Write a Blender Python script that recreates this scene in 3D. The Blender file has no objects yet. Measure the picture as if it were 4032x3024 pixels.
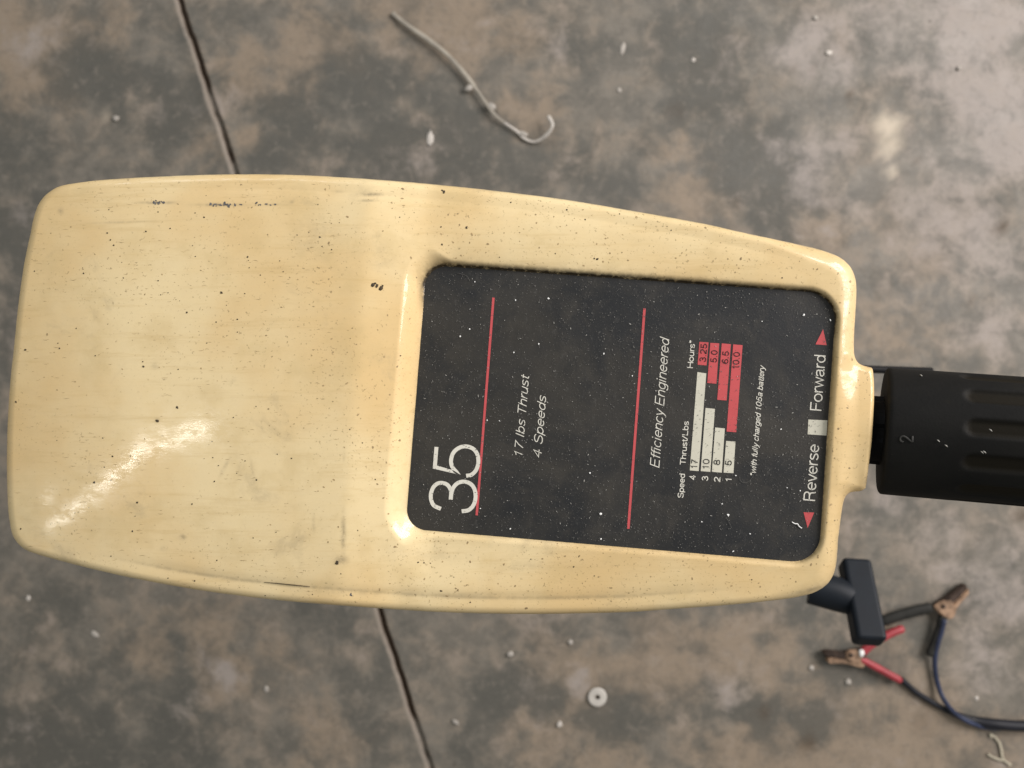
import bpy, bmesh, math, random
import numpy as np
from mathutils import Vector, Matrix
from math import radians as R
random.seed(7); rng = np.random.default_rng(7)
sc = bpy.context.scene
COL = sc.collection

# ------------------------------------------------------------------ camera
CAM_Z = 1.13                       # lens height above the concrete
K = (36.0/28.0)/4032.0             # metres per photo pixel per metre of distance
PANEL_Z = CAM_Z-0.280              # height of the label plate
cam = bpy.data.cameras.new('camera'); cam.lens = 28; cam.sensor_width = 36
cam.clip_start = 0.01; cam.clip_end = 60
co = bpy.data.objects.new('camera', cam); COL.objects.link(co)
co.location = (0, 0, CAM_Z); co.rotation_euler = (0, 0, 0); sc.camera = co
cam.dof.use_dof = True; cam.dof.focus_distance = 0.279; cam.dof.aperture_fstop = 15.5

# ------------------------------------------------------------------ world + lamps (open carport: daylight from the upper right)
w = bpy.data.worlds.new('World'); sc.world = w; w.use_nodes = True
bg = w.node_tree.nodes['Background']; bg.inputs[0].default_value = (0.93, 0.93, 0.90, 1); bg.inputs[1].default_value = 0.34
def area(name, loc, target, sx, sy, power, color):
    l = bpy.data.lights.new(name, 'AREA'); l.shape = 'RECTANGLE'; l.size = sx; l.size_y = sy
    l.energy = power; l.color = color
    o = bpy.data.objects.new(name, l); COL.objects.link(o); o.location = loc
    d = Vector(target)-Vector(loc); o.rotation_euler = d.to_track_quat('-Z', 'Y').to_euler(); return o
area('doorway_light', (2.15, 1.05, 1.95), (0.05, 0.0, 0.6), 2.0, 1.5, 125, (1.0, 0.945, 0.925))
area('cool_rim_light', (-0.9, 1.7, 2.1), (0, 0, 0.7), 0.9, 0.8, 9, (0.82, 0.90, 1.0))  # cool lamp added to give the housing's far edge a bluish rim
area('strip_lamp', (-1.16, -0.34, 2.2), (-.12, -.02, .85), 1.05, .030, 3.6, (1.0, 0.97, 0.88)).rotation_euler = (0, 0, R(26))
area('lamp_end', (-1.62, -0.42, 2.2), (-.12, -.02, .85), .09, .04, .22, (1.0, 0.97, 0.88)).rotation_euler = (0, 0, R(26))
sc.view_settings.view_transform = 'Standard'; sc.view_settings.look = 'None'
sc.view_settings.exposure = 0.0; sc.view_settings.gamma = 1.0
sc.render.engine = 'CYCLES'

# ------------------------------------------------------------------ helpers
def at(px, py, z):
    """real position of a point of height z seen at photo pixel px,py"""
    s = K*(CAM_Z-z); return Vector(((px-2016)*s, -(py-1512)*s, z))
def mesh_obj(name, verts, faces, mat, parent=None, smooth=True, **props):
    me = bpy.data.meshes.new(name); me.from_pydata([tuple(v) for v in verts], [], faces); me.update()
    if smooth: me.shade_smooth()
    if mat: me.materials.append(mat)
    o = bpy.data.objects.new(name, me); COL.objects.link(o)
    if parent: o.parent = parent
    for k, v in props.items(): o[k] = v
    return o
def bm_obj(name, bm, mat, parent=None, smooth=False, **props):
    bmesh.ops.recalc_face_normals(bm, faces=bm.faces[:])
    me = bpy.data.meshes.new(name); bm.to_mesh(me); bm.free()
    if smooth: me.shade_smooth()
    me.materials.append(mat)
    o = bpy.data.objects.new(name, me); COL.objects.link(o)
    if parent: o.parent = parent
    for k, v in props.items(): o[k] = v
    return o
def empty(name, label, cat, group=None, loc=(0,0,0)):
    o = bpy.data.objects.new(name, None); COL.objects.link(o); o.empty_display_size = .02
    o['label'] = label; o['category'] = cat
    if group: o['group'] = group
    return o
def catmull(P, n=8):
    P = [Vector(p) for p in P]; Q = [P[0]*2-P[1]]+P+[P[-1]*2-P[-2]]; out = []
    for i in range(1, len(Q)-2):
        a, b, c, d = Q[i-1:i+3]
        for k in range(n):
            t = k/n
            out.append(0.5*((2*b)+(c-a)*t+(2*a-5*b+4*c-d)*t*t+(3*b-a-3*c+d)*t**3))
    out.append(Q[-2]); return out
def tube(P, rad, seg=12, flat=1.0, dome=True):
    """swept tube; rad number or list; flat squashes it vertically"""
    n = len(P); rr = rad if hasattr(rad, '__len__') else [rad]*n
    V = []; F = []
    up = Vector((0,0,1))
    for i, p in enumerate(P):
        t = (P[min(i+1, n-1)]-P[max(i-1, 0)]).normalized()
        ref = up if abs(t.z) < .9 else Vector((1,0,0))
        s = t.cross(ref).normalized(); u = s.cross(t)
        for k in range(seg):
            a = 2*math.pi*k/seg
            V.append(p+s*math.cos(a)*rr[i]+u*math.sin(a)*rr[i]*flat)
    for i in range(n-1):
        for k in range(seg):
            k2 = (k+1) % seg
            F.append((i*seg+k, i*seg+k2, (i+1)*seg+k2, (i+1)*seg+k))
    F.append(tuple(range(seg-1, -1, -1))); F.append(tuple((n-1)*seg+k for k in range(seg)))
    return V, F
def resamp(L, n): return [L[min(int(i*len(L)/n), len(L)-1)] for i in range(n)]
def box_bm(sx, sy, sz, M=Matrix(), bev=0.0, seg=3):
    bm = bmesh.new(); bmesh.ops.create_cube(bm, size=1.0)
    for v in bm.verts: v.co = Vector((v.co.x*sx, v.co.y*sy, v.co.z*sz))
    if bev: bmesh.ops.bevel(bm, geom=bm.edges[:]+bm.verts[:], offset=bev, segments=seg, profile=.5, affect='EDGES')
    bm.transform(M); return bm
def lathe_x(stations, seg, rfun=None):
    """surface around the X axis: stations (x, r)"""
    V = []; F = []
    for i, (x, r) in enumerate(stations):
        for k in range(seg):
            a = 2*math.pi*k/seg; q = rfun(x, a, r) if rfun else r
            V.append(Vector((x, math.sin(a)*q, math.cos(a)*q)))
    for i in range(len(stations)-1):
        for k in range(seg):
            k2 = (k+1) % seg; F.append((i*seg+k, (i+1)*seg+k, (i+1)*seg+k2, i*seg+k2))
    F.append(tuple(range(seg))); F.append(tuple((len(stations)-1)*seg+k for k in range(seg-1, -1, -1)))
    return V, F
def smst(a, b, x):
    t = np.clip((x-a)/(b-a), 0, 1); return t*t*(3-2*t)

# ------------------------------------------------------------------ materials
class NT:
    def __init__(s, name):
        s.m = bpy.data.materials.new(name); s.m.use_nodes = True; s.t = s.m.node_tree; s.n = s.t.nodes; s.b = s.n['Principled BSDF']
        s.co = s.n.new('ShaderNodeTexCoord')
    def L(s, a, b): s.t.links.new(a, b)
    def noise(s, scale, detail=4, rough=.55, stretch=None, dist=0.0, loc=(0,0,0), src='Object'):
        mp = s.n.new('ShaderNodeMapping'); s.L(s.co.outputs[src], mp.inputs[0]); mp.inputs['Location'].default_value = loc
        if stretch: mp.inputs['Scale'].default_value = stretch[:3]
        if stretch and len(stretch) > 3: mp.inputs['Rotation'].default_value = (0,0,stretch[3])
        t = s.n.new('ShaderNodeTexNoise'); t.inputs['Scale'].default_value = scale; t.inputs['Detail'].default_value = detail
        t.inputs['Roughness'].default_value = rough; t.inputs['Distortion'].default_value = dist; s.L(mp.outputs[0], t.inputs['Vector']); return t.outputs['Fac']
    def attr(s, name):
        a = s.n.new('ShaderNodeAttribute'); a.attribute_name = name; return a.outputs['Fac']
    def ramp(s, fac, a, b, lo=0.0, hi=1.0):
        r = s.n.new('ShaderNodeMapRange'); r.interpolation_type = 'SMOOTHSTEP'; s.L(fac, r.inputs[0])
        r.inputs[1].default_value = a; r.inputs[2].default_value = b; r.inputs[3].default_value = lo; r.inputs[4].default_value = hi; return r.outputs[0]
    def math(s, op, a, b, clamp=False):
        m = s.n.new('ShaderNodeMath'); m.operation = op; m.use_clamp = clamp
        for i, q in enumerate((a, b)):
            if isinstance(q, (int, float)): m.inputs[i].default_value = q
            else: s.L(q, m.inputs[i])
        return m.outputs[0]
    def mix(s, fac, a, b, mode='MIX'):
        m = s.n.new('ShaderNodeMix'); m.data_type = 'RGBA'; m.blend_type = mode
        if isinstance(fac, (int, float)): m.inputs[0].default_value = fac
        else: s.L(fac, m.inputs[0])
        for i, q in ((6, a), (7, b)):
            if isinstance(q, tuple): m.inputs[i].default_value = (*q, 1)
            else: s.L(q, m.inputs[i])
        return m.outputs[2]
    def out(s, color, rough, bump=None, bstr=.2, bdist=.001, spec=.5, metal=0):
        i = s.b.inputs
        for k, q in (('Base Color', color), ('Roughness', rough), ('Metallic', metal), ('Specular IOR Level', spec)):
            if isinstance(q, tuple): i[k].default_value = (*q, 1)
            elif isinstance(q, (int, float)): i[k].default_value = q
            else: s.L(q, i[k])
        if bump is not None:
            b = s.n.new('ShaderNodeBump'); b.inputs['Strength'].default_value = bstr; b.inputs['Distance'].default_value = bdist
            s.L(bump, b.inputs['Height']); s.L(b.outputs[0], i['Normal'])
        return s.m
def simple(name, col, rough=.5, var=.15, scale=60, metal=0, bump=.1, bdist=.0005, spec=.5):
    m = NT(name); f = m.noise(scale, 5); dark = tuple(c*(1-var) for c in col); lite = tuple(min(1, c*(1+var)) for c in col)
    return m.out(m.mix(m.ramp(f, .3, .7), dark, lite), m.ramp(f, .2, .8, rough-.06, rough+.08), f, bump, bdist, spec, metal)

# yellowed housing plastic
m = NT('yellowed_plastic')
big = m.noise(14, 4, .55, loc=(3,1,0)); mid = m.noise(55, 5, .6)
c = m.mix(m.ramp(big, .35, .65), (0.66, 0.475, 0.228), (0.735, 0.590, 0.335))
c = m.mix(m.math('MULTIPLY', m.ramp(mid, .48, .70), .42), c, (0.56, 0.42, 0.20))
streak = m.noise(190, 6, .75, stretch=(.12, 1.6, 1, R(4)))
c = m.mix(m.math('MULTIPLY', m.ramp(streak, .50, .72), .36), c, (0.52, 0.37, 0.16))
fine = m.noise(900, 3, .6)
dirtzone = m.noise(22, 4, .6, loc=(7,2,0))
spk = m.math('MULTIPLY', m.ramp(fine, .60, .74), m.ramp(dirtzone, .4, .62, .10, .80))
c = m.mix(spk, c, (0.20, 0.14, 0.065))
smudge = m.ramp(m.noise(38, 6, .68, dist=.4, loc=(1,5,0)), .58, .74)
c = m.mix(m.math('MULTIPLY', smudge, .42), c, (0.36, 0.29, 0.17))
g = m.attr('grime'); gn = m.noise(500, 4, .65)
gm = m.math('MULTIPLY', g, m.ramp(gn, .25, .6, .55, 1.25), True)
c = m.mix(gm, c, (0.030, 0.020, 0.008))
st = m.attr('stain')
c = m.mix(m.math('MULTIPLY', st, m.ramp(m.noise(260, 5, .7), .35, .6, .25, 1.0), True), c, (0.25, 0.20, 0.12))
h = m.math('ADD', m.math('MULTIPLY', streak, .55), m.math('MULTIPLY', m.noise(420, 4, .7), .45))
M_HOUSE = m.out(c, m.ramp(m.noise(90, 6, .7, stretch=(.5, 1.2, 1)), .35, .65, .40, .55), h, .14, .0004, .28)
M_HOUSE.node_tree.nodes['Principled BSDF'].inputs['Coat Weight'].default_value = .6
m.L(m.ramp(m.noise(250, 6, .74, stretch=(.7,1.2,1)), .41, .58, .10, .65), m.b.inputs['Coat Weight']); m.L(m.ramp(m.noise(70, 4, .6), .3, .7, .07, .13), m.b.inputs['Coat Roughness'])
cb = m.n.new('ShaderNodeBump'); cb.inputs['Strength'].default_value = .024; cb.inputs['Distance'].default_value = .0003; m.L(m.noise(520, 4, .7, stretch=(.5,1.3,1)), cb.inputs['Height']); m.L(cb.outputs[0], m.b.inputs['Coat Normal'])

# floor
m = NT('stained_concrete')
n1 = m.noise(5.5, 7, .62, dist=.5); n2 = m.noise(11, 8, .68, dist=.35, loc=(4,4,0)); n3 = m.noise(24, 8, .66, dist=.3, loc=(9,1,0)); n4 = m.noise(160, 5, .7)
ta = m.attr('tan'); da = m.attr('dark'); la = m.attr('light')
tf = m.math('ADD', m.math('MULTIPLY', m.math('SUBTRACT', n2, .52), .7), m.math('MULTIPLY', ta, .30)); tf = m.ramp(m.math('ADD', tf, m.math('MULTIPLY', m.math('SUBTRACT', n3, .5), .5)), -.06, .20)
df = m.math('ADD', m.math('MULTIPLY', m.math('SUBTRACT', n1, .52), .7), m.math('MULTIPLY', da, .26)); df = m.ramp(m.math('ADD', df, m.math('MULTIPLY', m.math('SUBTRACT', n3, .5), -.5)), -.06, .20)
lf = m.math('ADD', m.math('SUBTRACT', n2, .56), m.math('MULTIPLY', la, .34)); lf = m.ramp(m.math('ADD', lf, m.math('MULTIPLY', m.math('SUBTRACT', n3, .5), .6)), -.02, .32)
c = m.mix(m.ramp(n3, .38, .62), (0.142, 0.128, 0.105), (0.178, 0.159, 0.130))
c = m.mix(m.math('MULTIPLY', tf, .85), c, (0.262, 0.204, 0.146))
c = m.mix(m.math('MULTIPLY', df, .85), c, (0.084, 0.081, 0.069))
c = m.mix(m.math('MULTIPLY', lf, .85), c, (0.315, 0.278, 0.250))
n5 = m.noise(75, 7, .72, dist=.4, loc=(5,3,0)); n6 = m.noise(62, 6, .7, dist=.3, loc=(1,7,0))
c = m.mix(m.ramp(n5, .50, .68, 0, .30), c, (0.070, 0.066, 0.056)); c = m.mix(m.ramp(n6, .52, .70, 0, .32), c, (0.275, 0.235, 0.190))
c = m.mix(m.ramp(m.noise(330, 3, .6, loc=(3,3,0)), .62, .74, 0, .28), c, (0.055, 0.050, 0.042))
c = m.mix(m.ramp(n4, .62, .76, 0, .45), c, (0.36, 0.32, 0.27))
c = m.mix(m.ramp(m.noise(40, 5, .6, loc=(2,8,0)), .68, .78, 0, .6), c, (0.07, 0.058, 0.045))
c = m.mix(m.attr('spot'), c, (0.055, 0.035, 0.018))
c = m.mix(m.attr('cream'), c, (0.60, 0.51, 0.39))
c = m.mix(m.attr('groove'), c, (0.058, 0.036, 0.020)); c = m.mix(m.math('MULTIPLY', m.attr('lip'), m.ramp(m.noise(90, 5, .7), .3, .6, .6, 1.0)), c, (0.255, 0.215, 0.175))
M_FLOOR = m.out(c, m.ramp(n2, .3, .7, .52, .78), m.math('ADD', m.math('MULTIPLY', n5, .6), m.math('MULTIPLY', n4, .4)), .35, .003, .4)

# label plate
m = NT('black_label_print')
pn = m.noise(40, 5, .6); fn = m.noise(1500, 2, .5); gz = m.noise(16, 4, .6, loc=(2,2,0))
c = m.mix(m.ramp(m.noise(22, 7, .7, dist=.5, loc=(2,2,0)), .38, .66), (0.0095, 0.0108, 0.0125), (0.029, 0.0265, 0.022))
c = m.mix(m.math('MULTIPLY', m.ramp(m.noise(75, 6, .7, dist=.4), .48, .72), .5), c, (0.046, 0.041, 0.033))
c = m.mix(m.ramp(fn, .62, .72, 0, .30), c, (0.13, 0.12, 0.10))
c = m.mix(m.math('MULTIPLY', m.ramp(m.noise(420, 5, .75, stretch=(1,.5,1,.5)), .56, .7), .35), c, (0.075, 0.072, 0.066))
M_PLATE = m.out(c, m.ramp(pn, .3, .7, .48, .62), fn, .22, .0002, .4)
def ink(name, col, wear=(.02,.02,.02), amt=.5):
    m = NT(name); f = m.noise(900, 4, .7); f2 = m.noise(120, 4, .6)
    c = m.mix(m.ramp(f, .60, .74, 0, amt), col, wear); c = m.mix(m.ramp(f2, .4, .7, 0, .25), c, tuple(q*.72 for q in col))
    return m.out(c, .5, f, .1, .0002, .3)
M_WHITE = ink('off_white_print', (0.58, 0.56, 0.46), amt=.55); M_TXT = ink('off_white_lettering', (0.66, 0.64, 0.56), amt=.3)
M_RED = ink('faded_red_print', (0.52, 0.085, 0.090), amt=.35); M_BLK = ink('black_numerals', (0.012, 0.012, 0.013), amt=.2, wear=(.1,.1,.09))
M_RUB = NT('black_rubber_grip'); m = M_RUB
f = m.noise(30, 5, .6, stretch=(.4,1,1)); ff = m.noise(800, 4, .7)
c = m.mix(m.ramp(f, .35, .65), (0.0060, 0.0060, 0.0056), (0.0115, 0.0110, 0.0098)); c = m.mix(m.ramp(m.noise(60, 5, .65, loc=(1,1,1)), .55, .75, 0, .5), c, (0.024, 0.020, 0.011))
c = m.mix(m.ramp(ff, .68, .78, 0, .25), c, (0.14, 0.12, 0.10)); c = m.mix(m.attr('recess'), c, (0.010, 0.0078, 0.004))
M_RUB = m.out(c, .68, ff, .25, .0003, .14)
M_BLACKP = simple('black_plastic', (0.006, 0.006, 0.0065), .55, spec=.12)
M_KNOB = simple('navy_black_plastic', (0.008, 0.011, 0.0155), .5, spec=.2)
M_STEEL = simple('dull_shaft_tube', (0.10, 0.10, 0.10), .4, metal=.6)
M_SPECK = simple('dark_grime_speck', (0.050, 0.034, 0.016), .8, .4, 400)
M_BROWN = simple('brown_grime_fleck', (0.34, 0.24, 0.115), .7, .3, 400)
M_SCUFF = simple('grey_scuff_mark', (0.10, 0.095, 0.09), .6, .5, 900)
M_DUST = simple('pale_dust', (0.34, 0.33, 0.30), .8, .3, 900); M_DUST2 = simple('bright_dust', (0.85, 0.85, 0.82), .8, .1)
M_SCR = simple('grey_dust', (0.12, 0.115, 0.105), .8, .3, 900)
M_COPPER = simple('tarnished_copper', (0.30, 0.195, 0.125), .5, .45, 90, metal=.35); M_COPD = simple('dark_tarnish', (0.050, 0.032, 0.023), .5, .4, 90, metal=.4)
M_REDV = simple('red_vinyl', (0.30, 0.032, 0.040), .45, .15); M_BLKV = simple('black_vinyl', (0.024, 0.0235, 0.021), .6, .2, spec=.15)
M_SHEENW = simple('blue_sheen_wire', (0.020, 0.028, 0.062), .3, .2); M_DKW = simple('dark_wire', (0.010, 0.011, 0.015), .5, .2, spec=.25)  # first one: black wire with the sky's blue sheen put into its colour
M_TIE = simple('grey_plastic_strip', (0.30, 0.27, 0.22), .55, .2, 40); M_TIEW = simple('pale_strip_end', (0.50, 0.46, 0.41), .5, .1)
M_CHIP = simple('pale_chip', (0.36, 0.33, 0.29), .7, .15); M_WASH = simple('zinc_washer', (0.50, 0.47, 0.42), .45, .1)
M_TAPE = simple('yellowed_scrap', (0.40, 0.36, 0.27), .6, .2)

# ------------------------------------------------------------------ floor with saw cut joint
A = at(703, 0, 0); B = at(925, 678, 0)
gd = (B-A).normalized(); gn_ = Vector((-gd.y, gd.x, 0))          # along the joint; across
if gn_.x < 0: gn_ = -gn_
def stations(lo, hi, step, far):
    s = list(np.arange(lo, hi+1e-6, step)); a = []
    q = lo; d = step
    while q > -far: d *= 1.6; q -= d; a.append(q)
    b = []; q = hi; d = step
    while q < far: d *= 1.6; q += d; b.append(q)
    return a[::-1]+s+b
S = np.array(stations(-0.75, 1.35, .0125, 6.0)); S = S[(S < -.008)|(S > .0085)]
S = np.sort(np.concatenate([S, [-.0078, -.0064, -.0040, -.0022, -.0013, .0002, .0016, .0033, .0046, .0060, .0078]]))
T = np.array(stations(-0.35, 1.75, .0085, 6.0))
SS, TT = np.meshgrid(S, T, indexing='ij')
def n1d(t, seed, f):
    r = np.random.default_rng(seed); o = 0
    for k in range(5): o = o+np.sin(t*f*(1.9**k)+r.uniform(0, 6))*r.uniform(.5, 1)/(1.5**k)
    return o/2
prof = np.interp(SS, [-.0066,-.0040,-.0022,-.0006,.0034,.0048,.0062], [0,-.0008,-.0018,-.0090,-.0090,-.0012,0])
near = np.abs(SS) < .008
SJ = SS+near*(n1d(TT, 1, 55)*.0013+n1d(TT, 2, 210)*.0007)*np.where(SS < 0, 1, .8)
fill = smst(.15, .75, n1d(TT, 5, 14)+.45*n1d(TT, 9, 60)); prof = prof*(1-.45*fill*(SS > -.002))
P0 = A
X = P0.x+gn_.x*SJ+gd.x*TT; Y = P0.y+gn_.y*SJ+gd.y*TT
Z = prof+0.0012*np.sin(X*5+1)*np.sin(Y*4)*(~near)
PX = X/(K*CAM_Z)+2016; PY = 1512-Y/(K*CAM_Z)                  # where each floor point lies in photo pixels
def blobs(L, jit=.35):
    o = np.zeros_like(PX)
    for x, y, r, a in L:
        x *= 1.8228; y *= 1.8228; r *= 1.8228
        ang = np.arctan2(PY-y, PX-x); rr = r*(1+jit*.5*(np.sin(3*ang+x)+.7*np.sin(5*ang+y)+.4*np.sin(8*ang+r)))
        o = np.maximum(o, a*np.exp(-(((PX-x)**2+(PY-y)**2)/rr**2)**1.5))
    return o
tan = blobs([(60,130,100,1),(10,60,60,.8),(230,50,60,.6),(530,150,60,.7),(690,110,85,1),(650,80,50,.9),(960,40,110,1),(1110,80,50,.8),(850,20,70,.7),(460,320,50,.6),(130,200,50,.8),(540,300,30,.9),
   (1150,250,70,.8),(1500,420,70,.7),(1480,340,60,.6),(1800,470,110,.4),(2000,600,120,.4),(1900,730,80,.4),(330,1400,70,.7),(440,1340,90,.6),(480,1450,60,1),(590,1420,50,.5),(1190,1440,60,.9),(1280,1480,90,1),(1420,1430,90,1),
   (1560,1410,80,.8),(1700,1430,90,.6),(1800,1580,150,1),(2000,1600,150,1),(1650,1650,120,.9),(1330,1640,90,.6),(700,1600,80,.5),(1170,1600,90,.4),(1920,1400,60,.6),(600,200,40,.5)])
dark = blobs([(60,330,80,.9),(190,150,100,1),(370,230,90,.8),(420,60,60,.7),(640,250,90,1),(780,190,80,1),(830,330,110,1),(1000,330,120,.8),(600,330,80,.7),(900,200,70,.7),(1270,130,60,.7),(1430,100,70,.8),(1490,50,40,.7),
   (1540,140,90,1),(1600,330,110,.9),(1650,400,120,.8),(1460,240,34,1.3),(1350,400,90,.8),(1200,350,80,.7),(1720,420,60,.7),(1900,800,60,.4),(30,500,90,.9),(10,700,90,.7),(60,1620,90,1),(200,1600,60,.7),(140,1300,80,.5),(680,1320,70,.6),
   (880,1390,70,.6),(1080,1500,90,.9),(1170,1520,50,.8),(1330,1560,80,.8),(1030,1620,80,.5),(1650,1540,50,.9),(1740,1320,60,.6),(380,1620,100,.5),(1950,1420,70,.5),(1750,1560,40,1.1),(1830,1440,55,.8),(1900,1320,50,.6),(1940,1440,40,.6),(200,1650,60,.8),(1380,1330,80,.5)])
light = blobs([(1740,110,80,.9),(1800,150,60,.8),(1950,60,130,.7),(2100,60,140,1),(2180,250,140,1),(2060,330,120,.6),(1760,350,90,.7),(2000,480,120,.5),(1850,430,70,.6),(2120,560,120,.6),(1950,620,70,.4),(2150,700,90,.5),(490,1455,40,.7),
   (390,1500,60,.4),(2150,1250,110,.6),(2120,1450,90,.6),(1920,1090,60,.5),(1570,1500,50,.6),(1250,1480,30,.6),(1210,100,30,.4),(50,100,50,.4),(1110,1280,40,.4),(2030,1150,70,.4)])
spot = np.clip(blobs([(1832,210,9,.8),(2162,492,14,.9),(1588,440,9,.5),(1978,345,7,.4),(2096,648,8,.4),(1650,1540,16,.5),(1745,1605,18,.7),(2205,1115,14,.9),(1995,1560,30,.3),(1460,240,18,.35),(1750,150,12,.3),(1710,148,12,.3)], .2), 0, 1)
cream = np.clip(blobs([(1918,275,30,.75),(1925,310,24,.65),(1912,330,16,.5),(1925,372,14,.6),(225,250,10,.3)], .3), 0, 1)
groove = ((SS > -.0023) & (SS < .0062)).astype(float)*(1-.75*fill)
lip = ((SS < -.0021) & (SS > -.0066)).astype(float)*(.8+.2*n1d(TT, 8, 30))
ns, nt = SS.shape
idx = np.arange(ns*nt).reshape(ns, nt)
F = np.stack([idx[:-1,:-1], idx[1:,:-1], idx[1:,1:], idx[:-1,1:]], -1).reshape(-1, 4)
def np_mesh(name, V, F, mat, attrs={}, parent=None, **props):
    me = bpy.data.meshes.new(name); me.vertices.add(len(V)); me.vertices.foreach_set('co', V.astype(np.float32).ravel())
    me.loops.add(F.size); me.loops.foreach_set('vertex_index', F.astype(np.int32).ravel())
    me.polygons.add(len(F)); me.polygons.foreach_set('loop_start', np.arange(0, F.size, F.shape[1], dtype=np.int32))
    me.update(calc_edges=True); me.validate(); me.shade_smooth(); me.materials.append(mat)
    for k, a in attrs.items():
        at_ = me.attributes.new(k, 'FLOAT', 'POINT'); at_.data.foreach_set('value', np.asarray(a, dtype=np.float32).ravel())
    o = bpy.data.objects.new(name, me); COL.objects.link(o)
    if parent: o.parent = parent
    for k, v in props.items(): o[k] = v
    return o
V = np.stack([X, Y, Z], -1).reshape(-1, 3)
e1 = V[F[0][1]]-V[F[0][0]]; e2 = V[F[0][3]]-V[F[0][0]]
if np.cross(e1, e2)[2] < 0: F = F[:, ::-1]
np_mesh('floor', V, F, M_FLOOR, dict(tan=tan, dark=dark, light=light, spot=spot, cream=cream, groove=groove, lip=np.clip(lip, 0, 1)), kind='structure')

# ------------------------------------------------------------------ trolling motor head
motor = empty('trolling_motor', 'cream yellow tiller-steer trolling motor head with black speed label and black twist grip', 'trolling motor')
top = [(139,837),(150,808),(170,778),(197,754),(237,733),(310,720),(407,709),(610,697),(881,688),(1153,690),(1400,703),(1626,720),(1852,742),(1942,752),(2214,786),(2485,831),(2769,882),(2916,915),(3138,963),(3230,985),(3290,1006),(3322,1024)]
right = [(3322,1024),(3346,1048),(3362,1078),(3370,1110),(3372,1150),(3369,1220),(3364,1300),(3362,1370),(3366,1405),(3380,1430),(3402,1443),(3428,1450),(3437,1460),(3442,1531),(3440,1613),(3433,1734),(3421,1830),(3410,1912),(3402,1926),(3390,1931),(3360,1934),(3340,1944),(3326,1962),(3317,1995),(3308,2060),(3300,2128),(3294,2208),(3284,2255),(3264,2292),(3238,2316)]
bottom = [(68,2137),(90,2157),(125,2175),(203,2198),(373,2242),(576,2286),(814,2327),(1085,2361),(1356,2384),(1711,2408),(2005,2416),(2240,2415),(2475,2409),(2592,2401),(2891,2379),(3090,2358),(3150,2348),(3200,2335),(3238,2316)]
left = [(139,837),(128,878),(119,925),(95,1041),(71,1210),(54,1380),(41,1500),(30,1670),(27,1839),(32,2000),(40,2065),(50,2108),(68,2137)]
def side(P, n, cluster, by=None):
    C = np.array([(p.x, p.y) for p in catmull([Vector((a, b, 0)) for a, b in P], 10)])
    L = np.concatenate([[0], np.cumsum(np.hypot(*np.diff(C, axis=0).T))])
    q = cluster*L[-1]; return np.stack([np.interp(q, L, C[:,0]), np.interp(q, L, C[:,1])], -1)
def clus(n, e=.016, m=26):
    a = np.linspace(0, 1, m)**1.7*e; inner = np.linspace(e, 1-e, n-2*m+2)[1:-1]
    return np.concatenate([a, inner, 1-a[::-1]])
NU, NV = 820, 600
cu = clus(NU, .022); cv = clus(NV, .034)
Tp, Bp, Lp, Rp = side(top, NU, cu), side(bottom, NU, cu), side(left, NV, cv), side(right, NV, cv)
u = cu[:, None, None]; v = cv[None, :, None]
G = (1-v)*Tp[:, None]+v*Bp[:, None]+(1-u)*Lp[None]+u*Rp[None]-((1-u)*(1-v)*Tp[0]+u*(1-v)*Tp[-1]+(1-u)*v*Bp[0]+u*v*Bp[-1])
def dense(P): return np.array([(p.x, p.y) for p in catmull([Vector((a, b, 0)) for a, b in P], 6)])
OUT = np.concatenate([dense(top)[:-1], dense(right)[:-1], dense(bottom)[::-1][:-1], dense(left)[::-1][:-1]])
def seg_dist(P, poly):
    """unsigned distance of points to closed polygon + inside flag"""
    A_ = poly; B_ = np.roll(poly, -1, 0); d = np.full(len(P), 1e9); ins = np.zeros(len(P), bool)
    for a, b in zip(A_, B_):
        ab = b-a; t = np.clip(((P-a)@ab)/max(ab@ab, 1e-9), 0, 1); q = a+t[:, None]*ab
        d = np.minimum(d, np.hypot(*(P-q).T))
        c_ = (a[1] > P[:,1]) != (b[1] > P[:,1])
        if abs(b[1]-a[1]) > 1e-9: ins ^= c_ & (P[:,0] < (b[0]-a[0])*(P[:,1]-a[1])/(b[1]-a[1])+a[0])
    return d, ins
def rounded(C, rad):
    out = []
    n = len(C)
    for i in range(n):
        p = np.array(C[i], float); a = np.array(C[i-1], float)-p; b = np.array(C[(i+1) % n], float)-p
        a /= np.hypot(*a); b /= np.hypot(*b); r = rad[i]
        s = p+a*r; e = p+b*r
        for k in range(13):
            t = k/12*math.pi/2; w1 = 1-math.sin(t); w2 = 1-math.cos(t)
            out.append(p+a*r*w1+b*r*w2)
    return np.array(out)
PANEL = rounded([(1681,1044),(3294,1157),(3222,2219),(1597,2081)], [82,112,108,82])
MM = .001
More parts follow.
